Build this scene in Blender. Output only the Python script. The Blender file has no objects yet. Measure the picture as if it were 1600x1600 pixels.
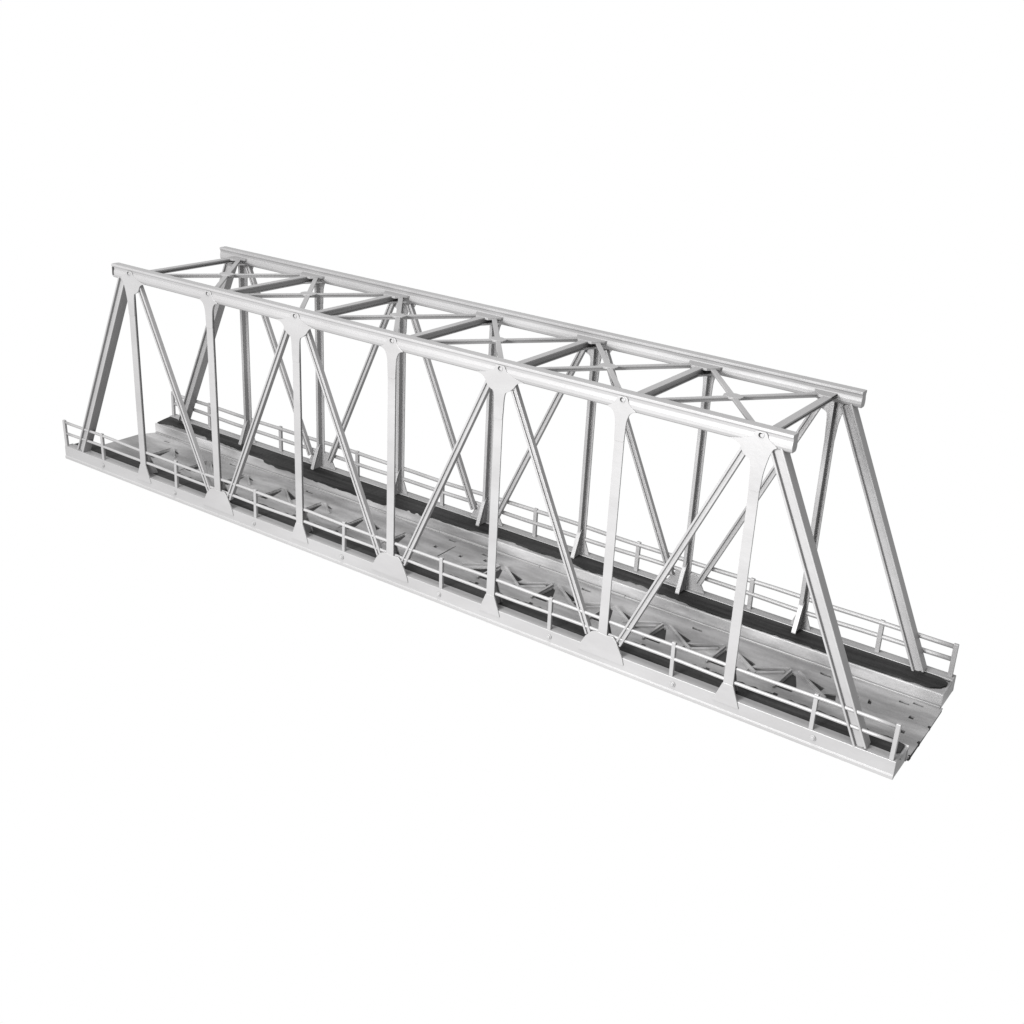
import bpy, bmesh, math, random
from mathutils import Vector, Matrix

random.seed(7)
S = 0.05                      # one truss panel is 50 mm
scene = bpy.context.scene
COL = scene.collection

# ------------------------------------------------------------------ camera
cam_d = bpy.data.cameras.new("camera")
cam = bpy.data.objects.new("camera", cam_d)
COL.objects.link(cam)
scene.camera = cam
C = Vector((8.59761330423133, -6.445098618200391, 4.217988903197543))
rt = Vector((0.8360940790002827, 0.5446277415240168, 0.0657823245493647))
dn = Vector((0.2521145915683464, -0.27497340411947735, -0.9278080942443175))
fw = Vector((-0.48722163722375367, 0.7923195379323896, -0.36721223567796546))
m = Matrix((rt, -dn, -fw)).transposed().to_4x4()
m.translation = C * S
cam.matrix_world = m
cam_d.sensor_width = 36
cam_d.lens = 36 * 1824.137 / 1600
cam_d.shift_x = -(890.6486 - 800) / 1600
cam_d.shift_y = (747.9032 - 800) / 1600
cam_d.clip_start = 0.01
cam_d.clip_end = 50

# ------------------------------------------------------------------ white studio world and lamps
world = bpy.data.worlds.new("World")
scene.world = world
world.use_nodes = True
bg = world.node_tree.nodes["Background"]
bg.inputs[0].default_value = (1, 1, 1, 1)
bg.inputs[1].default_value = 1.0


def area_lamp(name, loc, target, size, power):
    d = bpy.data.lights.new(name, 'AREA')
    d.shape = 'DISK'
    d.size = size * S
    d.energy = power
    o = bpy.data.objects.new(name, d)
    COL.objects.link(o)
    o.location = Vector(loc) * S
    o.rotation_euler = ((Vector(target) - Vector(loc)) * S).to_track_quat('-Z', 'Y').to_euler()
    return o


area_lamp("key_lamp", (0.5, -16, 6.5), (3, 0.6, 0.9), 5, 24)
area_lamp("front_lamp", (5.2, -7.5, 1.2), (6.2, 0.6, 0.9), 2.5, 2.8)
area_lamp("side_fill", (17, -5, 7), (6, 0.6, 1.6), 4, 0.8)  # added fill, lifts the right-facing sides of the struts
area_lamp("top_lamp", (3, -3, 13), (3, 0.6, 0.9), 6, 7)

scene.view_settings.view_transform = 'Standard'
scene.view_settings.look = 'None'
scene.view_settings.exposure = 0
scene.view_settings.gamma = 1
scene.view_settings.use_curve_mapping = False


# ------------------------------------------------------------------ materials
def plastic(name, base, var, rough, bump, scale=40.0, grime=0.0, spec=0.35, streak=0.35):
    mt = bpy.data.materials.new(name)
    mt.use_nodes = True
    nt = mt.node_tree
    b = nt.nodes["Principled BSDF"]
    b.inputs["Specular IOR Level"].default_value = spec
    tc = nt.nodes.new("ShaderNodeTexCoord")
    n1 = nt.nodes.new("ShaderNodeTexNoise")
    n1.inputs["Scale"].default_value = scale
    n1.inputs["Detail"].default_value = 6
    n1.inputs["Roughness"].default_value = 0.6
    mp = nt.nodes.new("ShaderNodeMapping")
    mp.inputs["Scale"].default_value = (streak, 1, 1)
    nt.links.new(tc.outputs["Object"], mp.inputs[0])
    nt.links.new(mp.outputs[0], n1.inputs["Vector"])
    cr = nt.nodes.new("ShaderNodeValToRGB")
    lo, hi = base * (1 - var), base * (1 + var)
    cr.color_ramp.elements[0].position = 0.3
    cr.color_ramp.elements[1].position = 0.7
    cr.color_ramp.elements[0].color = (lo * 1.0, lo * 0.985, lo * 0.99, 1)
    cr.color_ramp.elements[1].color = (hi * 1.0, hi * 0.99, hi * 0.995, 1)
    nt.links.new(n1.outputs[0], cr.inputs[0])
    out = cr.outputs[0]
    if grime:
        n3 = nt.nodes.new("ShaderNodeTexNoise")
        n3.inputs["Scale"].default_value = 130
        n3.inputs["Detail"].default_value = 4
        mp3 = nt.nodes.new("ShaderNodeMapping")
        mp3.inputs["Scale"].default_value = (0.25, 1, 1)
        nt.links.new(tc.outputs["Object"], mp3.inputs[0])
        nt.links.new(mp3.outputs[0], n3.inputs["Vector"])
        r3 = nt.nodes.new("ShaderNodeMapRange")
        r3.inputs[1].default_value = 0.38
        r3.inputs[2].default_value = 0.62
        r3.inputs[3].default_value = 1 - grime
        r3.inputs[4].default_value = 1.0
        nt.links.new(n3.outputs[0], r3.inputs[0])
        mx = nt.nodes.new("ShaderNodeMix")
        mx.data_type = 'RGBA'
        mx.blend_type = 'MULTIPLY'
        mx.inputs[0].default_value = 1
        nt.links.new(out, mx.inputs[6])
        nt.links.new(r3.outputs[0], mx.inputs[7])
        out = mx.outputs[2]
    nt.links.new(out, b.inputs["Base Color"])
    n2 = nt.nodes.new("ShaderNodeTexNoise")
    n2.inputs["Scale"].default_value = 420
    n2.inputs["Detail"].default_value = 3
    nt.links.new(tc.outputs["Object"], n2.inputs["Vector"])
    rr = nt.nodes.new("ShaderNodeMapRange")
    rr.inputs[3].default_value = rough - 0.08
    rr.inputs[4].default_value = rough + 0.1
    nt.links.new(n1.outputs[0], rr.inputs[0])
    nt.links.new(rr.outputs[0], b.inputs["Roughness"])
    bp = nt.nodes.new("ShaderNodeBump")
    bp.inputs["Strength"].default_value = bump
    bp.inputs["Distance"].default_value = 0.0004
    nt.links.new(n2.outputs[0], bp.inputs["Height"])
    nt.links.new(bp.outputs[0], b.inputs["Normal"])
    return mt


M_GREY = plastic("grey_plastic", 0.118, 0.10, 0.42, 0.14)
M_DECK = plastic("deck_plastic", 0.158, 0.34, 0.45, 0.5, 80, 0.38, 0.35, 0.22)
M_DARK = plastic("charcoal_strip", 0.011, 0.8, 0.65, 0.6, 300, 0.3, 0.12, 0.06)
M_SHADE = plastic("painted_shade", 0.02, 0.2, 0.7, 0.2, 40, 0, 0.1)  # dark colour standing in for shade in openings, slot and under the edge
M_HOLE_SHADE = plastic("hole_shade", 0.012, 0.1, 0.8, 0.1, 40, 0, 0.1)  # dark colour standing in for shade in pin holes and edge notches


# ------------------------------------------------------------------ mesh helpers
def prism(bm, poly, f, a, b):
    """extrude 2-D polygon: f(u, v, w) -> xyz with w running from a to b"""
    n = len(poly)
    va = [bm.verts.new(Vector(f(u, v, a)) * S) for u, v in poly]
    vb = [bm.verts.new(Vector(f(u, v, b)) * S) for u, v in poly]
    bm.faces.new(va)
    bm.faces.new(list(reversed(vb)))
    for i in range(n):
        j = (i + 1) % n
        bm.faces.new((va[i], vb[i], vb[j], va[j]))


def box(bm, x0, x1, y0, y1, z0, z1):
    prism(bm, [(x0, z0), (x1, z0), (x1, z1), (x0, z1)], lambda u, v, w: (u, w, v), y0, y1)


def beam(bm, p0, p1, prof, nrm=(0, 1, 0)):
    """profile (b, n) swept from p0 to p1; n runs along nrm, b across"""
    p0, p1, nrm = Vector(p0), Vector(p1), Vector(nrm).normalized()
    a = (p1 - p0).normalized()
    b = a.cross(nrm).normalized()
    nn = b.cross(a).normalized() if abs(a.dot(nrm)) > 1e-6 else nrm
    if nn.dot(nrm) < 0:
        nn = -nn
    va = [bm.verts.new((p0 + b * u + nn * v) * S) for u, v in prof]
    vb = [bm.verts.new((p1 + b * u + nn * v) * S) for u, v in prof]
    k = len(prof)
    bm.faces.new(va)
    bm.faces.new(list(reversed(vb)))
    for i in range(k):
        j = (i + 1) % k
        bm.faces.new((va[i], vb[i], vb[j], va[j]))


def h_profile(hb, n0, n1, fl, wt):
    """H section: half width hb, flanges fl thick, web wt thick in the middle of n0..n1"""
    mid = (n0 + n1) / 2
    a, b = mid - wt / 2, mid + wt / 2
    return [(-hb, n0), (-hb + fl, n0), (-hb + fl, a), (hb - fl, a), (hb - fl, n0), (hb, n0),
            (hb, n1), (hb - fl, n1), (hb - fl, b), (-hb + fl, b), (-hb + fl, n1), (-hb, n1)]


def disc(bm, c, r, n0, n1, seg=20, axis='y'):
    pts = [(r * math.cos(2 * math.pi * i / seg), r * math.sin(2 * math.pi * i / seg)) for i in range(seg)]
    if axis == 'y':
        prism(bm, pts, lambda u, v, w: (c[0] + u, w, c[2] + v), n0, n1)
    else:
        prism(bm, pts, lambda u, v, w: (c[0] + u, c[1] + v, w), n0, n1)


def obj(name, bm, mat, parent, bevel=0.004, smooth=False):
    bmesh.ops.recalc_face_normals(bm, faces=bm.faces[:])
    me = bpy.data.meshes.new(name)
    bm.to_mesh(me)
    bm.free()
    me.materials.append(mat)
    o = bpy.data.objects.new(name, me)
    COL.objects.link(o)
    o.parent = parent
    if smooth:
        for p in me.polygons:
            p.use_smooth = True
    if bevel:
        bv = o.modifiers.new("bevel", 'BEVEL')
        bv.width = bevel * S
        bv.segments = 2
        bv.limit_method = 'ANGLE'
        bv.angle_limit = math.radians(40)
        bv.harden_normals = False
    return o


def rounded(poly, r, seg=4):
    """round the corners of a polygon"""
    out = []
    n = len(poly)
    for i in range(n):
        p, a, b = Vector(poly[i]), Vector(poly[i - 1]), Vector(poly[(i + 1) % n])
        da, db = (a - p), (b - p)
        k = min(r, da.length * 0.45, db.length * 0.45)
        s, e = p + da.normalized() * k, p + db.normalized() * k
        for t in range(seg + 1):
            q = t / seg
            out.append(tuple((1 - q) ** 2 * s + 2 * q * (1 - q) * p + q * q * e))
    return out


# ------------------------------------------------------------------ the bridge
bridge = bpy.data.objects.new("truss_bridge", None)
COL.objects.link(bridge)
bridge.empty_display_size = 0.02
bridge["label"] = "light grey plastic model truss railway bridge with railings and a sunken deck between dark strips"
bridge["category"] = "model bridge"

YF = 1.291                    # outer plane of the far truss
X0, X1 = -1.18, 7.185         # ends of the bottom chords
TOPZ, BOTZ = 1.944, 1.822     # top chord


def near(t):
    return t


def far(t):
    return YF - t


def far_deck(t):
    return 1.345 - t


# --- bottom chords: outer web, lower lip, top flange, end plates, bolts
def bottom_chord(Y, wall):
    bm = bmesh.new()
    prof = [(0, 0), (0.0, -0.100), (-0.006, -0.104), (-0.006, -0.1315), (0.02, -0.1315), (0.02, -0.016),
            (wall, -0.016), (wall, 0.0)]
    prism(bm, prof, lambda u, v, w: (w, Y(u), v), X0, X1)
    o = obj("bottom_chord", bm, M_GREY, bridge, 0.005)
    xs = [-0.6, 0.42, 1.443, 2.478, 3.505, 4.55, 5.59, 6.634]
    first = None
    for x in xs:
        if first is None:
            bm = bmesh.new()
            for r, h in ((0.022, -0.008), (0.014, -0.015)):
                disc(bm, (0, 0, 0), r, h, 0.002, 16)
            first = obj("bolt", bm, M_GREY, o, 0.003)
            b = first
        else:
            b = first.copy()
            COL.objects.link(b)
        b.parent = o
        b.location = Vector((x, Y(0.0), -0.052)) * S
        if Y is not near:
            b.rotation_euler = (0, 0, math.pi)
    return o


chord_near = bottom_chord(near, 0.088)
chord_far = bottom_chord(far_deck, 0.092)

# --- deck: floor with real openings, ledges, shade pan
YI0, YI1 = 0.262, 1.022       # inner faces of the two ledges
ZF = -0.110
stations = [-0.6, -0.06, 0.46, 0.972, 1.483, 2.0, 2.5, 3.543, 4.081, 4.624, 5.11, 5.645, 6.18]


def curve_plate(name, outer, holes, z, th, mat, parent):
    cu = bpy.data.curves.new(name, 'CURVE')
    cu.dimensions = '2D'
    cu.fill_mode = 'BOTH'
    cu.extrude = th / 2 * S
    for poly in [outer] + holes:
        sp = cu.splines.new('POLY')
        sp.points.add(len(poly) - 1)
        for p, (x, y) in zip(sp.points, poly):
            p.co = (x * S, y * S, 0, 1)
        sp.use_cyclic_u = True
    tmp = bpy.data.objects.new(name, cu)
    COL.objects.link(tmp)
    dg = bpy.context.evaluated_depsgraph_get()
    dg.update()
    me = bpy.data.meshes.new_from_object(tmp.evaluated_get(dg))
    bpy.data.objects.remove(tmp)
    bpy.data.curves.remove(cu)
    me.materials.clear()
    me.materials.append(mat)
    for v in me.vertices:
        v.co.z += (z - th / 2) * S
    o = bpy.data.objects.new(name, me)
    COL.objects.link(o)
    o.parent = parent
    return o


deck = bpy.data.objects.new("deck", None)
COL.objects.link(deck)
deck.parent = bridge

XL, XR = -1.19, 7.205
outer = [(XL, YI0), (XR - 0.01, YI0), (XR - 0.006, 0.47), (XR - 0.018, 0.475), (XR - 0.018, 0.505), (XR - 0.004, 0.51),
         (XR - 0.002, 0.70), (XR - 0.015, 0.705), (XR - 0.015, 0.735), (XR - 0.002, 0.74), (XR - 0.004, YI1), (-1.11, YI1), (-1.19, 0.86)]
deep, shallow = [], []


def rect(x, y, w, h, sh=0.0):
    return [(x - w / 2, y - h / 2), (x + w / 2, y - h / 2), (x + w / 2 + sh, y + h / 2), (x - w / 2 + sh, y + h / 2)]


for k, x in enumerate(stations):
    j = random.uniform(-0.012, 0.012)
    g = 0.03 if x > 3 else 0.0
    deep.append([(x - 0.012, 0.79 + j), (x - 0.02 - g * 0.3, 0.60 + j), (x - 0.02 - g * 0.3, 0.53), (x + 0.055 + g, 0.53), (x + 0.062 + g, 0.61), (x + 0.018, 0.78 + j)])
    if k % 2 or x > 4:
        deep.append([(x + 0.045, 0.800), (x + 0.10, 0.788), (x + 0.255, 0.735 + j), (x + 0.245, 0.665)])
    else:
        deep.append([(x + 0.035, 0.803), (x + 0.13, 0.778), (x + 0.16, 0.752 + j), (x + 0.10, 0.758)])
    if x > 3.2:
        shallow.append([(x - 0.30, 0.60), (x - 0.27, 0.60), (x - 0.055, 0.765), (x - 0.075, 0.79), (x - 0.27, 0.66)])
    # mirrored set on the near half of the floor
    deep.append([(x - 0.012, 0.45), (x + 0.018, 0.45), (x + 0.05, 0.34), (x - 0.02, 0.34)])
    shallow.append([(x + 0.07, 0.34), (x + 0.12, 0.33), (x + 0.28, 0.40), (x + 0.22, 0.42)])
for x in (0.164, 1.204, 2.22, 4.305, 5.323, 6.377):
    deep.append(rect(x, 0.918, 0.085, 0.03, -0.01))
    deep.append(rect(x, 0.365, 0.08, 0.03))
for x, y in ((2.892, 0.947), (3.291, 0.905), (6.958, 0.917), (7.047, 0.957), (-0.81, 0.915)):
    deep.append(rect(x, y, 0.075, 0.026))
for x, y in ((3.138, 0.750), (7.059, 0.761), (7.065, 0.548), (2.857, 0.76), (3.35, 0.82), (6.90, 0.36)):
    deep.append(rect(x, y, 0.034, 0.04))
deep.append([(6.64, 0.80), (6.67, 0.80), (6.68, 0.72), (6.65, 0.72)])
deep.append([(6.74, 0.80), (6.765, 0.80), (6.775, 0.74), (6.75, 0.74)])
deep.append([(2.976, 0.883), (2.987, 0.883), (2.995, 0.619), (2.984, 0.619)])
for x in (-0.13, 1.95, 3.42, 5.61, 6.40):
    deep.append([(x - 0.085, 0.60), (x + 0.055, 0.76), (x + 0.06, 0.60)] if x < 6.3 else [(x, 0.615), (x + 0.13, 0.715), (x + 0.16, 0.62)])


def overlap(p, q):
    ax0, ax1 = min(a for a, _ in p), max(a for a, _ in p)
    ay0, ay1 = min(b for _, b in p), max(b for _, b in p)
    bx0, bx1 = min(a for a, _ in q), max(a for a, _ in q)
    by0, by1 = min(b for _, b in q), max(b for _, b in q)
    return ax0 < bx1 and bx0 < ax1 and ay0 < by1 and by0 < ay1


def hits(p, q):
    """do two small polygons really meet (sampled edges)"""
    if not overlap(p, q):
        return False

    def inside(pt, poly):
        c = False
        for i in range(len(poly)):
            (x1, y1), (x2, y2) = poly[i - 1], poly[i]
            if (y1 > pt[1]) != (y2 > pt[1]) and pt[0] < (x2 - x1) * (pt[1] - y1) / (y2 - y1) + x1:
                c = not c
        return c
    for A, B in ((p, q), (q, p)):
        for i in range(len(A)):
            for t in range(12):
                s = t / 12
                if inside((A[i - 1][0] * (1 - s) + A[i][0] * s, A[i - 1][1] * (1 - s) + A[i][1] * s), B):
                    return True
    return False


kept = []
for h in deep:
    if not any(hits(h, k) for k in kept):
        kept.append(h)
deep = kept[:]
sh_kept = []
for h in shallow:
    if not any(hits(h, k) for k in kept):
        kept.append(h)
        sh_kept.append(h)
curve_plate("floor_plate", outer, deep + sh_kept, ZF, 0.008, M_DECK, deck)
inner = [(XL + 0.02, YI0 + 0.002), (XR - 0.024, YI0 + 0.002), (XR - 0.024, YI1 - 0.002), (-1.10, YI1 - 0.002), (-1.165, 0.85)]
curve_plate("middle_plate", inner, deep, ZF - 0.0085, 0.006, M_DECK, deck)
curve_plate("shade_pan", inner, [], ZF - 0.0155, 0.010, M_SHADE, deck)  # dark sheet that gives the openings above their shade by colour

# right floor edge: underside and notch shade put into dark lip and blocks
bm = bmesh.new()
box(bm, XR - 0.022, XR - 0.004, YI0 + 0.01, YI1 - 0.01, ZF - 0.027, ZF - 0.0095)
obj("end_shade_lip", bm, M_SHADE, deck, 0.003)
for y, w in ((0.488, 0.03), (0.722, 0.032), (0.30, 0.026)):
    bm = bmesh.new()
    prism(bm, rounded([(y - w * 0.6, ZF - 0.026), (y + w * 0.6, ZF - 0.026), (y + w * 0.4, ZF + 0.0015), (y - w * 0.5, ZF + 0.0015)], 0.008, 2), lambda u, v, q: (q, u, v), XR - 0.0185, XR - 0.0025)
    obj("notch_shade", bm, M_HOLE_SHADE, deck, 0)

# raised lattice bars cast into the floor
def floor_bar(a, b, w, za, zb):
    bm = bmesh.new()
    a, b = Vector(a), Vector(b)
    d = (b - a).normalized()
    n = Vector((-d.y, d.x)) * w
    prism(bm, [tuple(a + n), tuple(b + n), tuple(b - n * 0.7), tuple(a - n)], lambda u, v, q: (u, v, q), za, zb)
    obj("lattice_bar", bm, M_DECK, deck, 0.003)


for k, x in enumerate(stations):
    z0, z1 = ZF - 0.003, ZF + (0.024 if x > 3 else 0.013)
    L = 0.30 if (x > 3 or k % 2) else 0.2
    w = 0.011
    floor_bar((x + 0.022, 0.808), (x + 0.015 + L, 0.80 - L * 0.72), w, z0, z1)
    floor_bar((x - 0.03, 0.80), (x - 0.042, 0.50), w * 0.8, z0, z1 - 0.004)
    if x > 3.3:
        floor_bar((x - 0.046, 0.815), (x - 0.30, 0.63), 0.008, z0, z1 - 0.006)
        floor_bar((x - 0.06, 0.74), (x - 0.25, 0.575), 0.012, z0, z1 - 0.007)

# bead where the far ledge meets the floor
for yb, s in ((YI1 - 0.012, 1), (YI0 + 0.012, -1)):
    bm = bmesh.new()
    xa = -1.1
    while xa < XR - 0.05:
        xb = min(xa + random.uniform(0.8, 1.5), XR - 0.02)
        hh = random.uniform(0.014, 0.019)
        box(bm, xa, xb, yb - 0.010, yb + 0.010, ZF - 0.002, ZF + hh)
        xa = xb + 0.001
    obj("floor_bead", bm, M_GREY, deck, 0.004)

# ledges: inner wall plus top shelf on each side
def ledge(ya, yw, x0, x1):
    """shelf from the chord flange (ya) to the inner wall face (yw)"""
    s = 1 if yw > ya else -1
    bm = bmesh.new()
    prof = [(ya + s * 0.001, -0.020), (ya + s * 0.001, -0.034), (yw - s * 0.016, -0.034), (yw - s * 0.016, -0.131),
            (yw, -0.131), (yw, -0.012), (yw - s * 0.012, -0.008), (yw - s * 0.022, -0.020)]
    prism(bm, prof, lambda u, v, w: (w, u, v), x0, x1)
    return obj("ledge", bm, M_DECK, deck, 0.004)


ledge(0.090, YI0, X0 + 0.01, X1 + 0.005)
ledge(1.253, YI1, -1.125, X1 + 0.002)

# end plates closing the box under each walkway
for ya, yb, xs in ((0.022, YI0 - 0.002, (X0 + 0.012, X1 - 0.009)), (YI1 + 0.002, 1.322, (-1.10, X1 - 0.009))):
    for x in xs:
        bm = bmesh.new()
        box(bm, x - 0.008, x + 0.008, ya, yb, -0.1305, -0.0165)
        obj("end_plate", bm, M_DECK, deck, 0.003)

# --- dark walkway strips with ragged inner edges
rag = [(-1.165, 1.24), (-1.15, 1.17), (-1.135, 1.11), (-1.115, 1.04), (-1.09, 1.05), (-1.06, 1.07), (-0.977, 1.10), (-0.8, 1.105), (-0.6, 1.10), (-0.542, 1.095), (-0.46, 1.10), (-0.374, 1.06), (-0.2, 1.085), (0.013, 1.085), (0.12, 1.07),
       (0.251, 1.035), (0.40, 1.045), (0.52, 1.0), (0.684, 0.985), (0.85, 1.0), (1.05, 0.985), (1.285, 0.98), (1.45, 0.985), (1.589, 0.995), (1.75, 0.985),
       (2.0, 0.98), (2.2, 1.02), (2.489, 1.019), (2.6, 1.035), (2.705, 1.023), (2.85, 1.05), (3.014, 1.057), (3.2, 1.095), (3.413, 1.10), (3.55, 1.075),
       (3.76, 1.08), (4.015, 1.09), (4.12, 1.07), (4.288, 1.055), (4.45, 1.10), (4.679, 1.115), (4.85, 1.09), (5.055, 1.076), (5.2, 1.065), (5.418, 1.05),
       (5.55, 1.068), (5.625, 1.05), (5.70, 1.048), (5.72, 1.028), (5.75, 1.05), (5.831, 1.062), (6.0, 1.06), (6.294, 1.062), (6.503, 1.04), (6.8, 1.048), (7.0, 1.062),
       (7.08, 1.075), (7.14, 1.11), (7.165, 1.16)]


def smoothrag(r):
    out = []
    for (xa, ya), (xb, yb) in zip(r, r[1:]):
        n = max(1, int((xb - xa) / 0.03))
        for i in range(n):
            t = i / n
            out.append((xa + (xb - xa) * t, ya + (yb - ya) * t + random.uniform(-0.010, 0.010)))
    out.append(r[-1])
    return out


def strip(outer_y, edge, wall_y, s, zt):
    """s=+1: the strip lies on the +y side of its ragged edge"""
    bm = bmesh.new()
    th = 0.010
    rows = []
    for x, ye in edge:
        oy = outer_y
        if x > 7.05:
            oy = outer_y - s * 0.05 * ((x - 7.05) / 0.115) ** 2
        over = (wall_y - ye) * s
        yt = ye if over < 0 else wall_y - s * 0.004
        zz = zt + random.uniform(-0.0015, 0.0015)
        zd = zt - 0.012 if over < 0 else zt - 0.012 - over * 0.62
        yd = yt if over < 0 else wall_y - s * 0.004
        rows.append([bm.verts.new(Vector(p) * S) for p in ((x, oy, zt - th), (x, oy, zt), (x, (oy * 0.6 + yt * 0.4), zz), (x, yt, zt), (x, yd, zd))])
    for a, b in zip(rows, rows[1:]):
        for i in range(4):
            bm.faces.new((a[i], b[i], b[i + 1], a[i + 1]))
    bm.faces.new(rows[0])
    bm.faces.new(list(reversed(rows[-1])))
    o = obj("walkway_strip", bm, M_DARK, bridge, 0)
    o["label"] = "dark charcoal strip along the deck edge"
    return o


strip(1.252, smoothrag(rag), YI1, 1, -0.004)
nrag = [(x, 0.262 - (y - 1.022) * 0.18) for x, y in rag]
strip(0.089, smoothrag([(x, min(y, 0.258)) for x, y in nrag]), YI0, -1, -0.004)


# --- railings
def railing(yc, wob, fat):
    r = bpy.data.objects.new("railing", None)
    COL.objects.link(r)
    r.parent = bridge
    xs = [-1.168, -0.605, 0.43, 1.453, 2.485, 3.513, 4.536, 5.565, 6.606, 7.150]
    me = None
    for i, x in enumerate(xs):
        if me is None:
            bm = bmesh.new()
            box(bm, -0.0155 * fat ** 0.5, 0.0155 * fat ** 0.5, -0.013, 0.013, -0.006, 0.262)
            p = obj("railing_post", bm, M_GREY, r, 0.004)
            me = p
        else:
            p = me.copy()
            COL.objects.link(p)
            p.parent = r
        p.location = Vector((x, yc, 0)) * S
        p.rotation_euler = (random.uniform(-0.02, 0.02), random.uniform(-0.02, 0.02), random.uniform(-0.05, 0.05))
    for z in (0.236, 0.128):
        bm = bmesh.new()
        n = 60
        pts = []
        for i in range(n + 1):
            x = xs[0] + (xs[-1] - xs[0]) * i / n
            pts.append(Vector((x, yc + wob * 0.002 * math.sin(x * 3.1 + z * 40), z + 0.004 * math.sin(x * 2.3 + z * 17 + yc) + 0.002 * math.sin(x * 7 + z * 50))))
        ring = [(0.012 * fat * math.cos(a * math.pi / 4 + math.pi / 8), 0.0138 * fat * math.sin(a * math.pi / 4 + math.pi / 8)) for a in range(8)]
        rows = [[bm.verts.new(Vector((p.x, p.y + u, p.z + v)) * S) for u, v in ring] for p in pts]
        for a, b in zip(rows, rows[1:]):
            for i in range(8):
                bm.faces.new((a[i], b[i], b[(i + 1) % 8], a[(i + 1) % 8]))
        bm.faces.new(rows[0])
        bm.faces.new(list(reversed(rows[-1])))
        obj("handrail", bm, M_GREY, r, 0, True)
    return r


railing(0.020, 1, 1.0)
railing(1.303, 3, 1.3)


# --- trusses
def top_chord(Y):
    bm = bmesh.new()
    half = [(0.012, 1.944), (-0.004, 1.942), (-0.005, 1.926), (0.002, 1.916), (0.004, 1.898), (0.000, 1.890),
            (-0.003, 1.872), (-0.003, 1.850), (0.003, 1.832), (0.013, 1.822)]
    w = 0.074
    prof = half + [(w - y, z) for y, z in reversed(half)]
    prism(bm, prof, lambda u, v, q: (q, Y(u), v), -0.236, 6.212)
    o = obj("top_chord", bm, M_GREY, bridge, 0.003)
    first = None
    sgn = 1 if Y(1) > Y(0) else -1
    for i in range(7):
        if first is None:
            bm = bmesh.new()
            # open ring; dark disc and offset pale disc paint its shaded and lit sides
            seg = 20
            rows = []
            for r, n in ((0.0225, 0.0), (0.0215, -0.0045), (0.0165, -0.0055), (0.0155, 0.003)):
                rows.append([bm.verts.new(Vector((r * math.cos(2 * math.pi * k / seg), n, r * math.sin(2 * math.pi * k / seg))) * S) for k in range(seg)])
            for a, b in zip(rows, rows[1:]):
                for k in range(seg):
                    bm.faces.new((a[k], b[k], b[(k + 1) % seg], a[(k + 1) % seg]))
            bm.faces.new(rows[-1])
            nf = len(bm.faces)
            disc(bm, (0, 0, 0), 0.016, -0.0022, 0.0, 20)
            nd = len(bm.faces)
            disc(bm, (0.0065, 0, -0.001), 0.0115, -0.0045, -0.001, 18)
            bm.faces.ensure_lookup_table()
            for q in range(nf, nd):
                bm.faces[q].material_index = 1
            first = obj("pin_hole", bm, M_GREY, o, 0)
            first.data.materials.append(M_HOLE_SHADE)
            p = first
        else:
            p = first.copy()
            COL.objects.link(p)
            p.parent = o
        p.location = Vector((i, Y(-0.0056), 1.895)) * S
        if sgn < 0:
            p.rotation_euler = (0, 0, math.pi)
    # dark box near the left end, a slot's shade put into colour
    bm = bmesh.new()
    prism(bm, [(-0.228, 1.845), (-0.208, 1.845), (-0.208, 1.915), (-0.228, 1.915)], lambda u, v, q: (u, Y(q), v), -0.0045, 0.006)
    obj("slot_shade", bm, M_SHADE, o, 0)
    return o


def gusset(parent, poly, Y, t0, t1, r):
    bm = bmesh.new()
    prism(bm, rounded(poly, r), lambda u, v, q: (u, Y(q), v), t0, t1)
    return obj("gusset_plate", bm, M_GREY, parent, 0.003)


G_BOT_BIG = [(-0.195, -0.055), (0.195, -0.055), (0.178, 0.0), (0.137, 0.075), (0.118, 0.113), (0.088, 0.142), (0.035, 0.134), (-0.04, 0.142), (-0.095, 0.122), (-0.136, 0.076), (-0.178, 0.0)]
G_BOT_SMALL = [(-0.10, -0.05), (0.10, -0.05), (0.082, 0.0), (0.038, 0.112), (-0.038, 0.112), (-0.082, 0.0)]
G_TOP_BIG = [(-0.21, 1.829), (-0.165, 1.823), (-0.132, 1.802), (-0.112, 1.757), (-0.085, 1.735), (-0.052, 1.722), (-0.044, 1.68), (-0.0372, 1.52),
             (0.0372, 1.52), (0.044, 1.68), (0.052, 1.724), (0.085, 1.742), (0.122, 1.772), (0.142, 1.803), (0.165, 1.823), (0.21, 1.829), (0.13, 1.846), (0.055, 1.878), (0.036, 1.918), (-0.036, 1.918), (-0.055, 1.878), (-0.13, 1.846)]
G_TOP_END = G_TOP_BIG[:9] + [(0.045, 1.64), (0.055, 1.70), (0.07, 1.765), (0.092, 1.822), (0.12, 1.835), (0.055, 1.878), (0.036, 1.918), (-0.036, 1.918), (-0.055, 1.878), (-0.13, 1.846)]
G_TOP_SMALL = [(-0.115, 1.829), (-0.085, 1.822), (-0.062, 1.803), (-0.048, 1.765), (-0.042, 1.73), (-0.0372, 1.60), (0.0372, 1.60), (0.042, 1.73), (0.048, 1.765), (0.062, 1.803),
               (0.085, 1.822), (0.115, 1.829), (0.075, 1.85), (0.05, 1.88), (0.034, 1.918), (-0.034, 1.918), (-0.05, 1.88), (-0.075, 1.85)]


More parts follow.
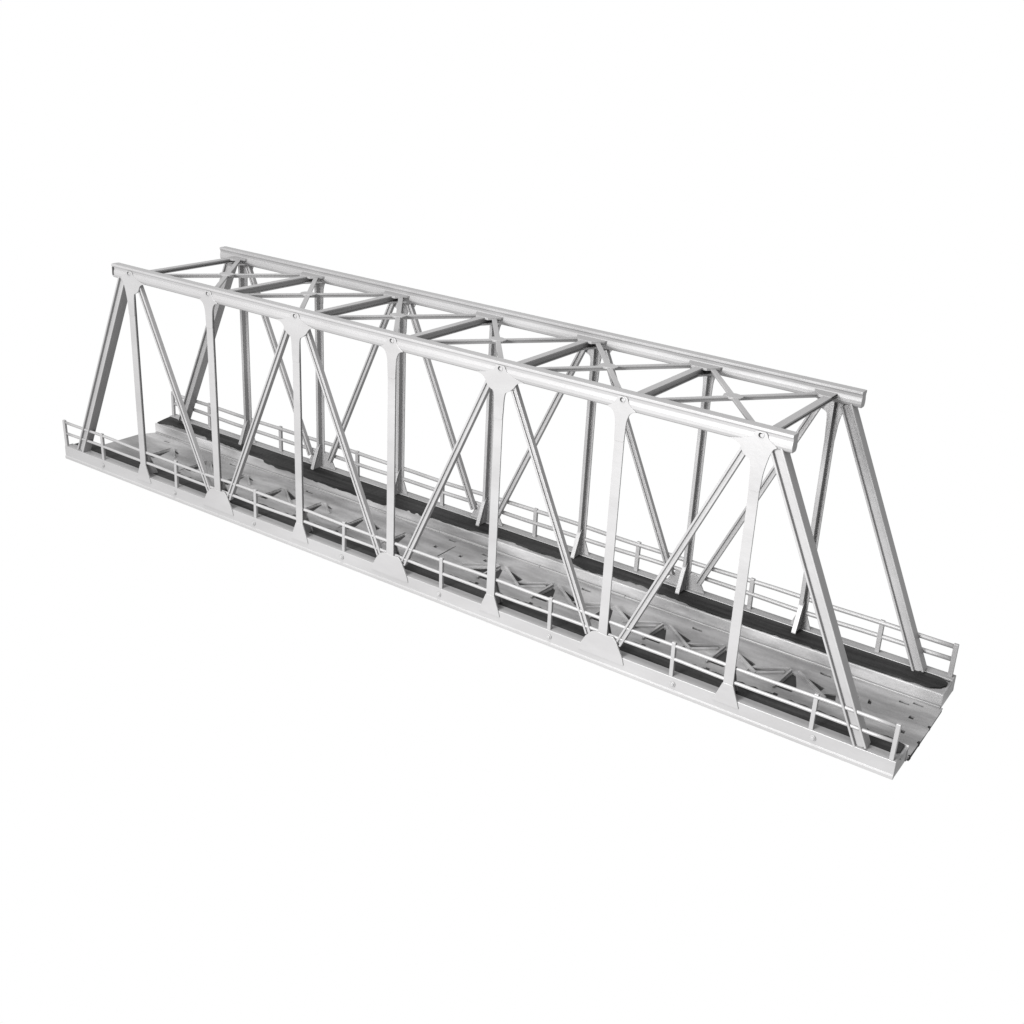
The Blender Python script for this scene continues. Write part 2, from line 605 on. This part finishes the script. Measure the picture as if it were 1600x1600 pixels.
def truss(Y, YD):
    sgn = 1 if Y(1) > Y(0) else -1
    top_chord(Y)
    for i in range(7):
        # vertical: outer plate with an inward web and a thin inner flange
        bm = bmesh.new()
        hw = 0.037
        f = lambda u, v, q: (u, Y(v), q)
        wd = 0.034 if sgn > 0 else 0.052
        prism(bm, [(i - hw, -0.005), (i + hw, -0.005), (i + hw, 0.007), (i + 0.008, 0.007), (i + 0.008, wd), (i + 0.014, wd), (i + 0.014, wd + 0.006),
                   (i - 0.014, wd + 0.006), (i - 0.014, wd), (i - 0.008, wd), (i - 0.008, 0.007), (i - hw, 0.007)], f, 0.03, 1.823)
        v = obj("vertical_post", bm, M_GREY, bridge, 0.0035)
        big = i % 2 == 0
        gb = G_BOT_SMALL if big else G_BOT_BIG
        gt = G_TOP_BIG if big else G_TOP_SMALL
        gusset(v, [(i + a, b) for a, b in gb], Y, -0.0085, 0.006, 0.010)
        if i == 0:
            gt = [(-a, b) for a, b in G_TOP_END][::-1]
        if i == 6:
            gt = G_TOP_END
        gusset(v, [(i + a, b) for a, b in gt], Y, -0.0068, 0.006, 0.014)
        # triangular bracket at the foot and at the head
        bm = bmesh.new()
        prism(bm, [(0.007, 0.235), (0.030, 0.235), (0.062, 0.19), (0.135, 0.004), (0.135, -0.004), (0.007, -0.004)], lambda u, w, q: (q, Y(u), w), i - 0.0095, i + 0.0095)
        prism(bm, [(0.128, -0.004), (0.138, -0.004), (0.138, 0.006), (0.062, 0.198), (0.040, 0.236), (0.032, 0.236), (0.056, 0.19)], lambda u, w, q: (q, Y(u), w), i - 0.018, i + 0.018)
        obj("foot_bracket", bm, M_GREY, v, 0.002)
    # diagonals
    for a, b in ((0, 1), (2, 1), (2, 3), (4, 3), (4, 5), (6, 5)):
        d = 1 if b > a else -1
        bm = bmesh.new()
        p0 = Vector((a + d * 0.094, Y(0.024), 1.80))
        p1 = Vector((b - d * 0.124, Y(0.024), 0.085))
        beam(bm, p0, p1, h_profile(0.0255, -0.020, 0.020, 0.016, 0.010))
        obj("diagonal_brace", bm, M_GREY, bridge, 0.003)
    # end posts
    for xb, xt in ((-0.945, -0.112), (6.945, 6.108)):
        bm = bmesh.new()
        p0 = Vector((xb, Y(0.045), 0.0))
        p1 = Vector((xt, Y(0.040), 1.825))
        a = (p1 - p0).normalized()
        p0 = p0 - a * 0.004
        beam(bm, p0, p1, h_profile(0.044, -0.045, 0.045, 0.016, 0.040))
        obj("end_post", bm, M_GREY, bridge, 0.004)


truss(near, near)
truss(far, far_deck)

# --- top bracing: cross struts at every node, crossed flats in every panel
ZT = 1.888
ya, yb = near(0.068), far(0.068)
for i in range(7):
    bm = bmesh.new()
    dp = 0.040 if i in (0, 6) else 0.064
    w = 0.030
    prism(bm, [(i - w, ZT), (i - w, ZT - 0.014), (i - 0.007, ZT - 0.014), (i - 0.007, ZT - dp + 0.01), (i - w * 0.7, ZT - dp + 0.01), (i - w * 0.7, ZT - dp),
               (i + w * 0.7, ZT - dp), (i + w * 0.7, ZT - dp + 0.01), (i + 0.007, ZT - dp + 0.01), (i + 0.007, ZT - 0.014), (i + w, ZT - 0.014), (i + w, ZT)],
          lambda u, v, q: (u, q, v), ya, yb)
    c = obj("cross_strut", bm, M_GREY, bridge, 0.003)
    for y, s in ((ya, 1), (yb, -1)):
        if i < 6:
            bm = bmesh.new()
            prism(bm, [(i + 0.004, y), (i + 0.10, y), (i + 0.085, y + s * 0.02), (i + 0.03, y + s * 0.13), (i + 0.004, y + s * 0.16)], lambda u, v, q: (u, v, q), ZT - 0.066, ZT - 0.05)
            obj("joint_shade_plate", bm, M_GREY, c, 0.002)  # added plate, put in to make a shaded corner beside each joint
        bm = bmesh.new()
        xa = 0.0 if i == 0 else -0.11
        xc = 0.0 if i == 6 else 0.11
        poly = [(i + xa - 0.03, y), (i + xc + 0.03, y), (i + xc * 0.9 + 0.03, y + s * 0.03), (i + xc * 0.3 + 0.03, y + s * 0.12), (i + xa * 0.3 - 0.03, y + s * 0.12), (i + xa * 0.9 - 0.03, y + s * 0.03)]
        prism(bm, poly, lambda u, v, q: (u, v, q), ZT - 0.016, ZT + 0.003)
        obj("joint_plate", bm, M_GREY, c, 0.002)
for i in range(6):
    for k, (y0, y1) in enumerate(((ya + 0.02, yb - 0.02), (yb - 0.02, ya + 0.02))):
        bm = bmesh.new()
        zt = ZT - 0.003 - 0.0015 * k
        p0, p1 = Vector((i + 0.05, y0, zt)), Vector((i + 0.95, y1, zt))
        beam(bm, p0, p1, [(-0.020, 0.0), (0.020, 0.0), (0.020, -0.012), (0.007, -0.012), (0.007, -0.034), (-0.007, -0.034), (-0.007, -0.012), (-0.020, -0.012)], (0, 0, 1))
        b = obj("lateral_brace", bm, M_GREY, bridge, 0.003)
    bm = bmesh.new()
    cx, cy = i + 0.5, (ya + yb) / 2
    prism(bm, rounded([(cx - 0.07, cy - 0.03), (cx, cy - 0.06), (cx + 0.07, cy - 0.03), (cx + 0.07, cy + 0.03), (cx, cy + 0.06), (cx - 0.07, cy + 0.03)], 0.02, 2),
          lambda u, v, q: (u, v, q), ZT - 0.015, ZT + 0.001)
    obj("brace_plate", bm, M_GREY, b, 0.002)
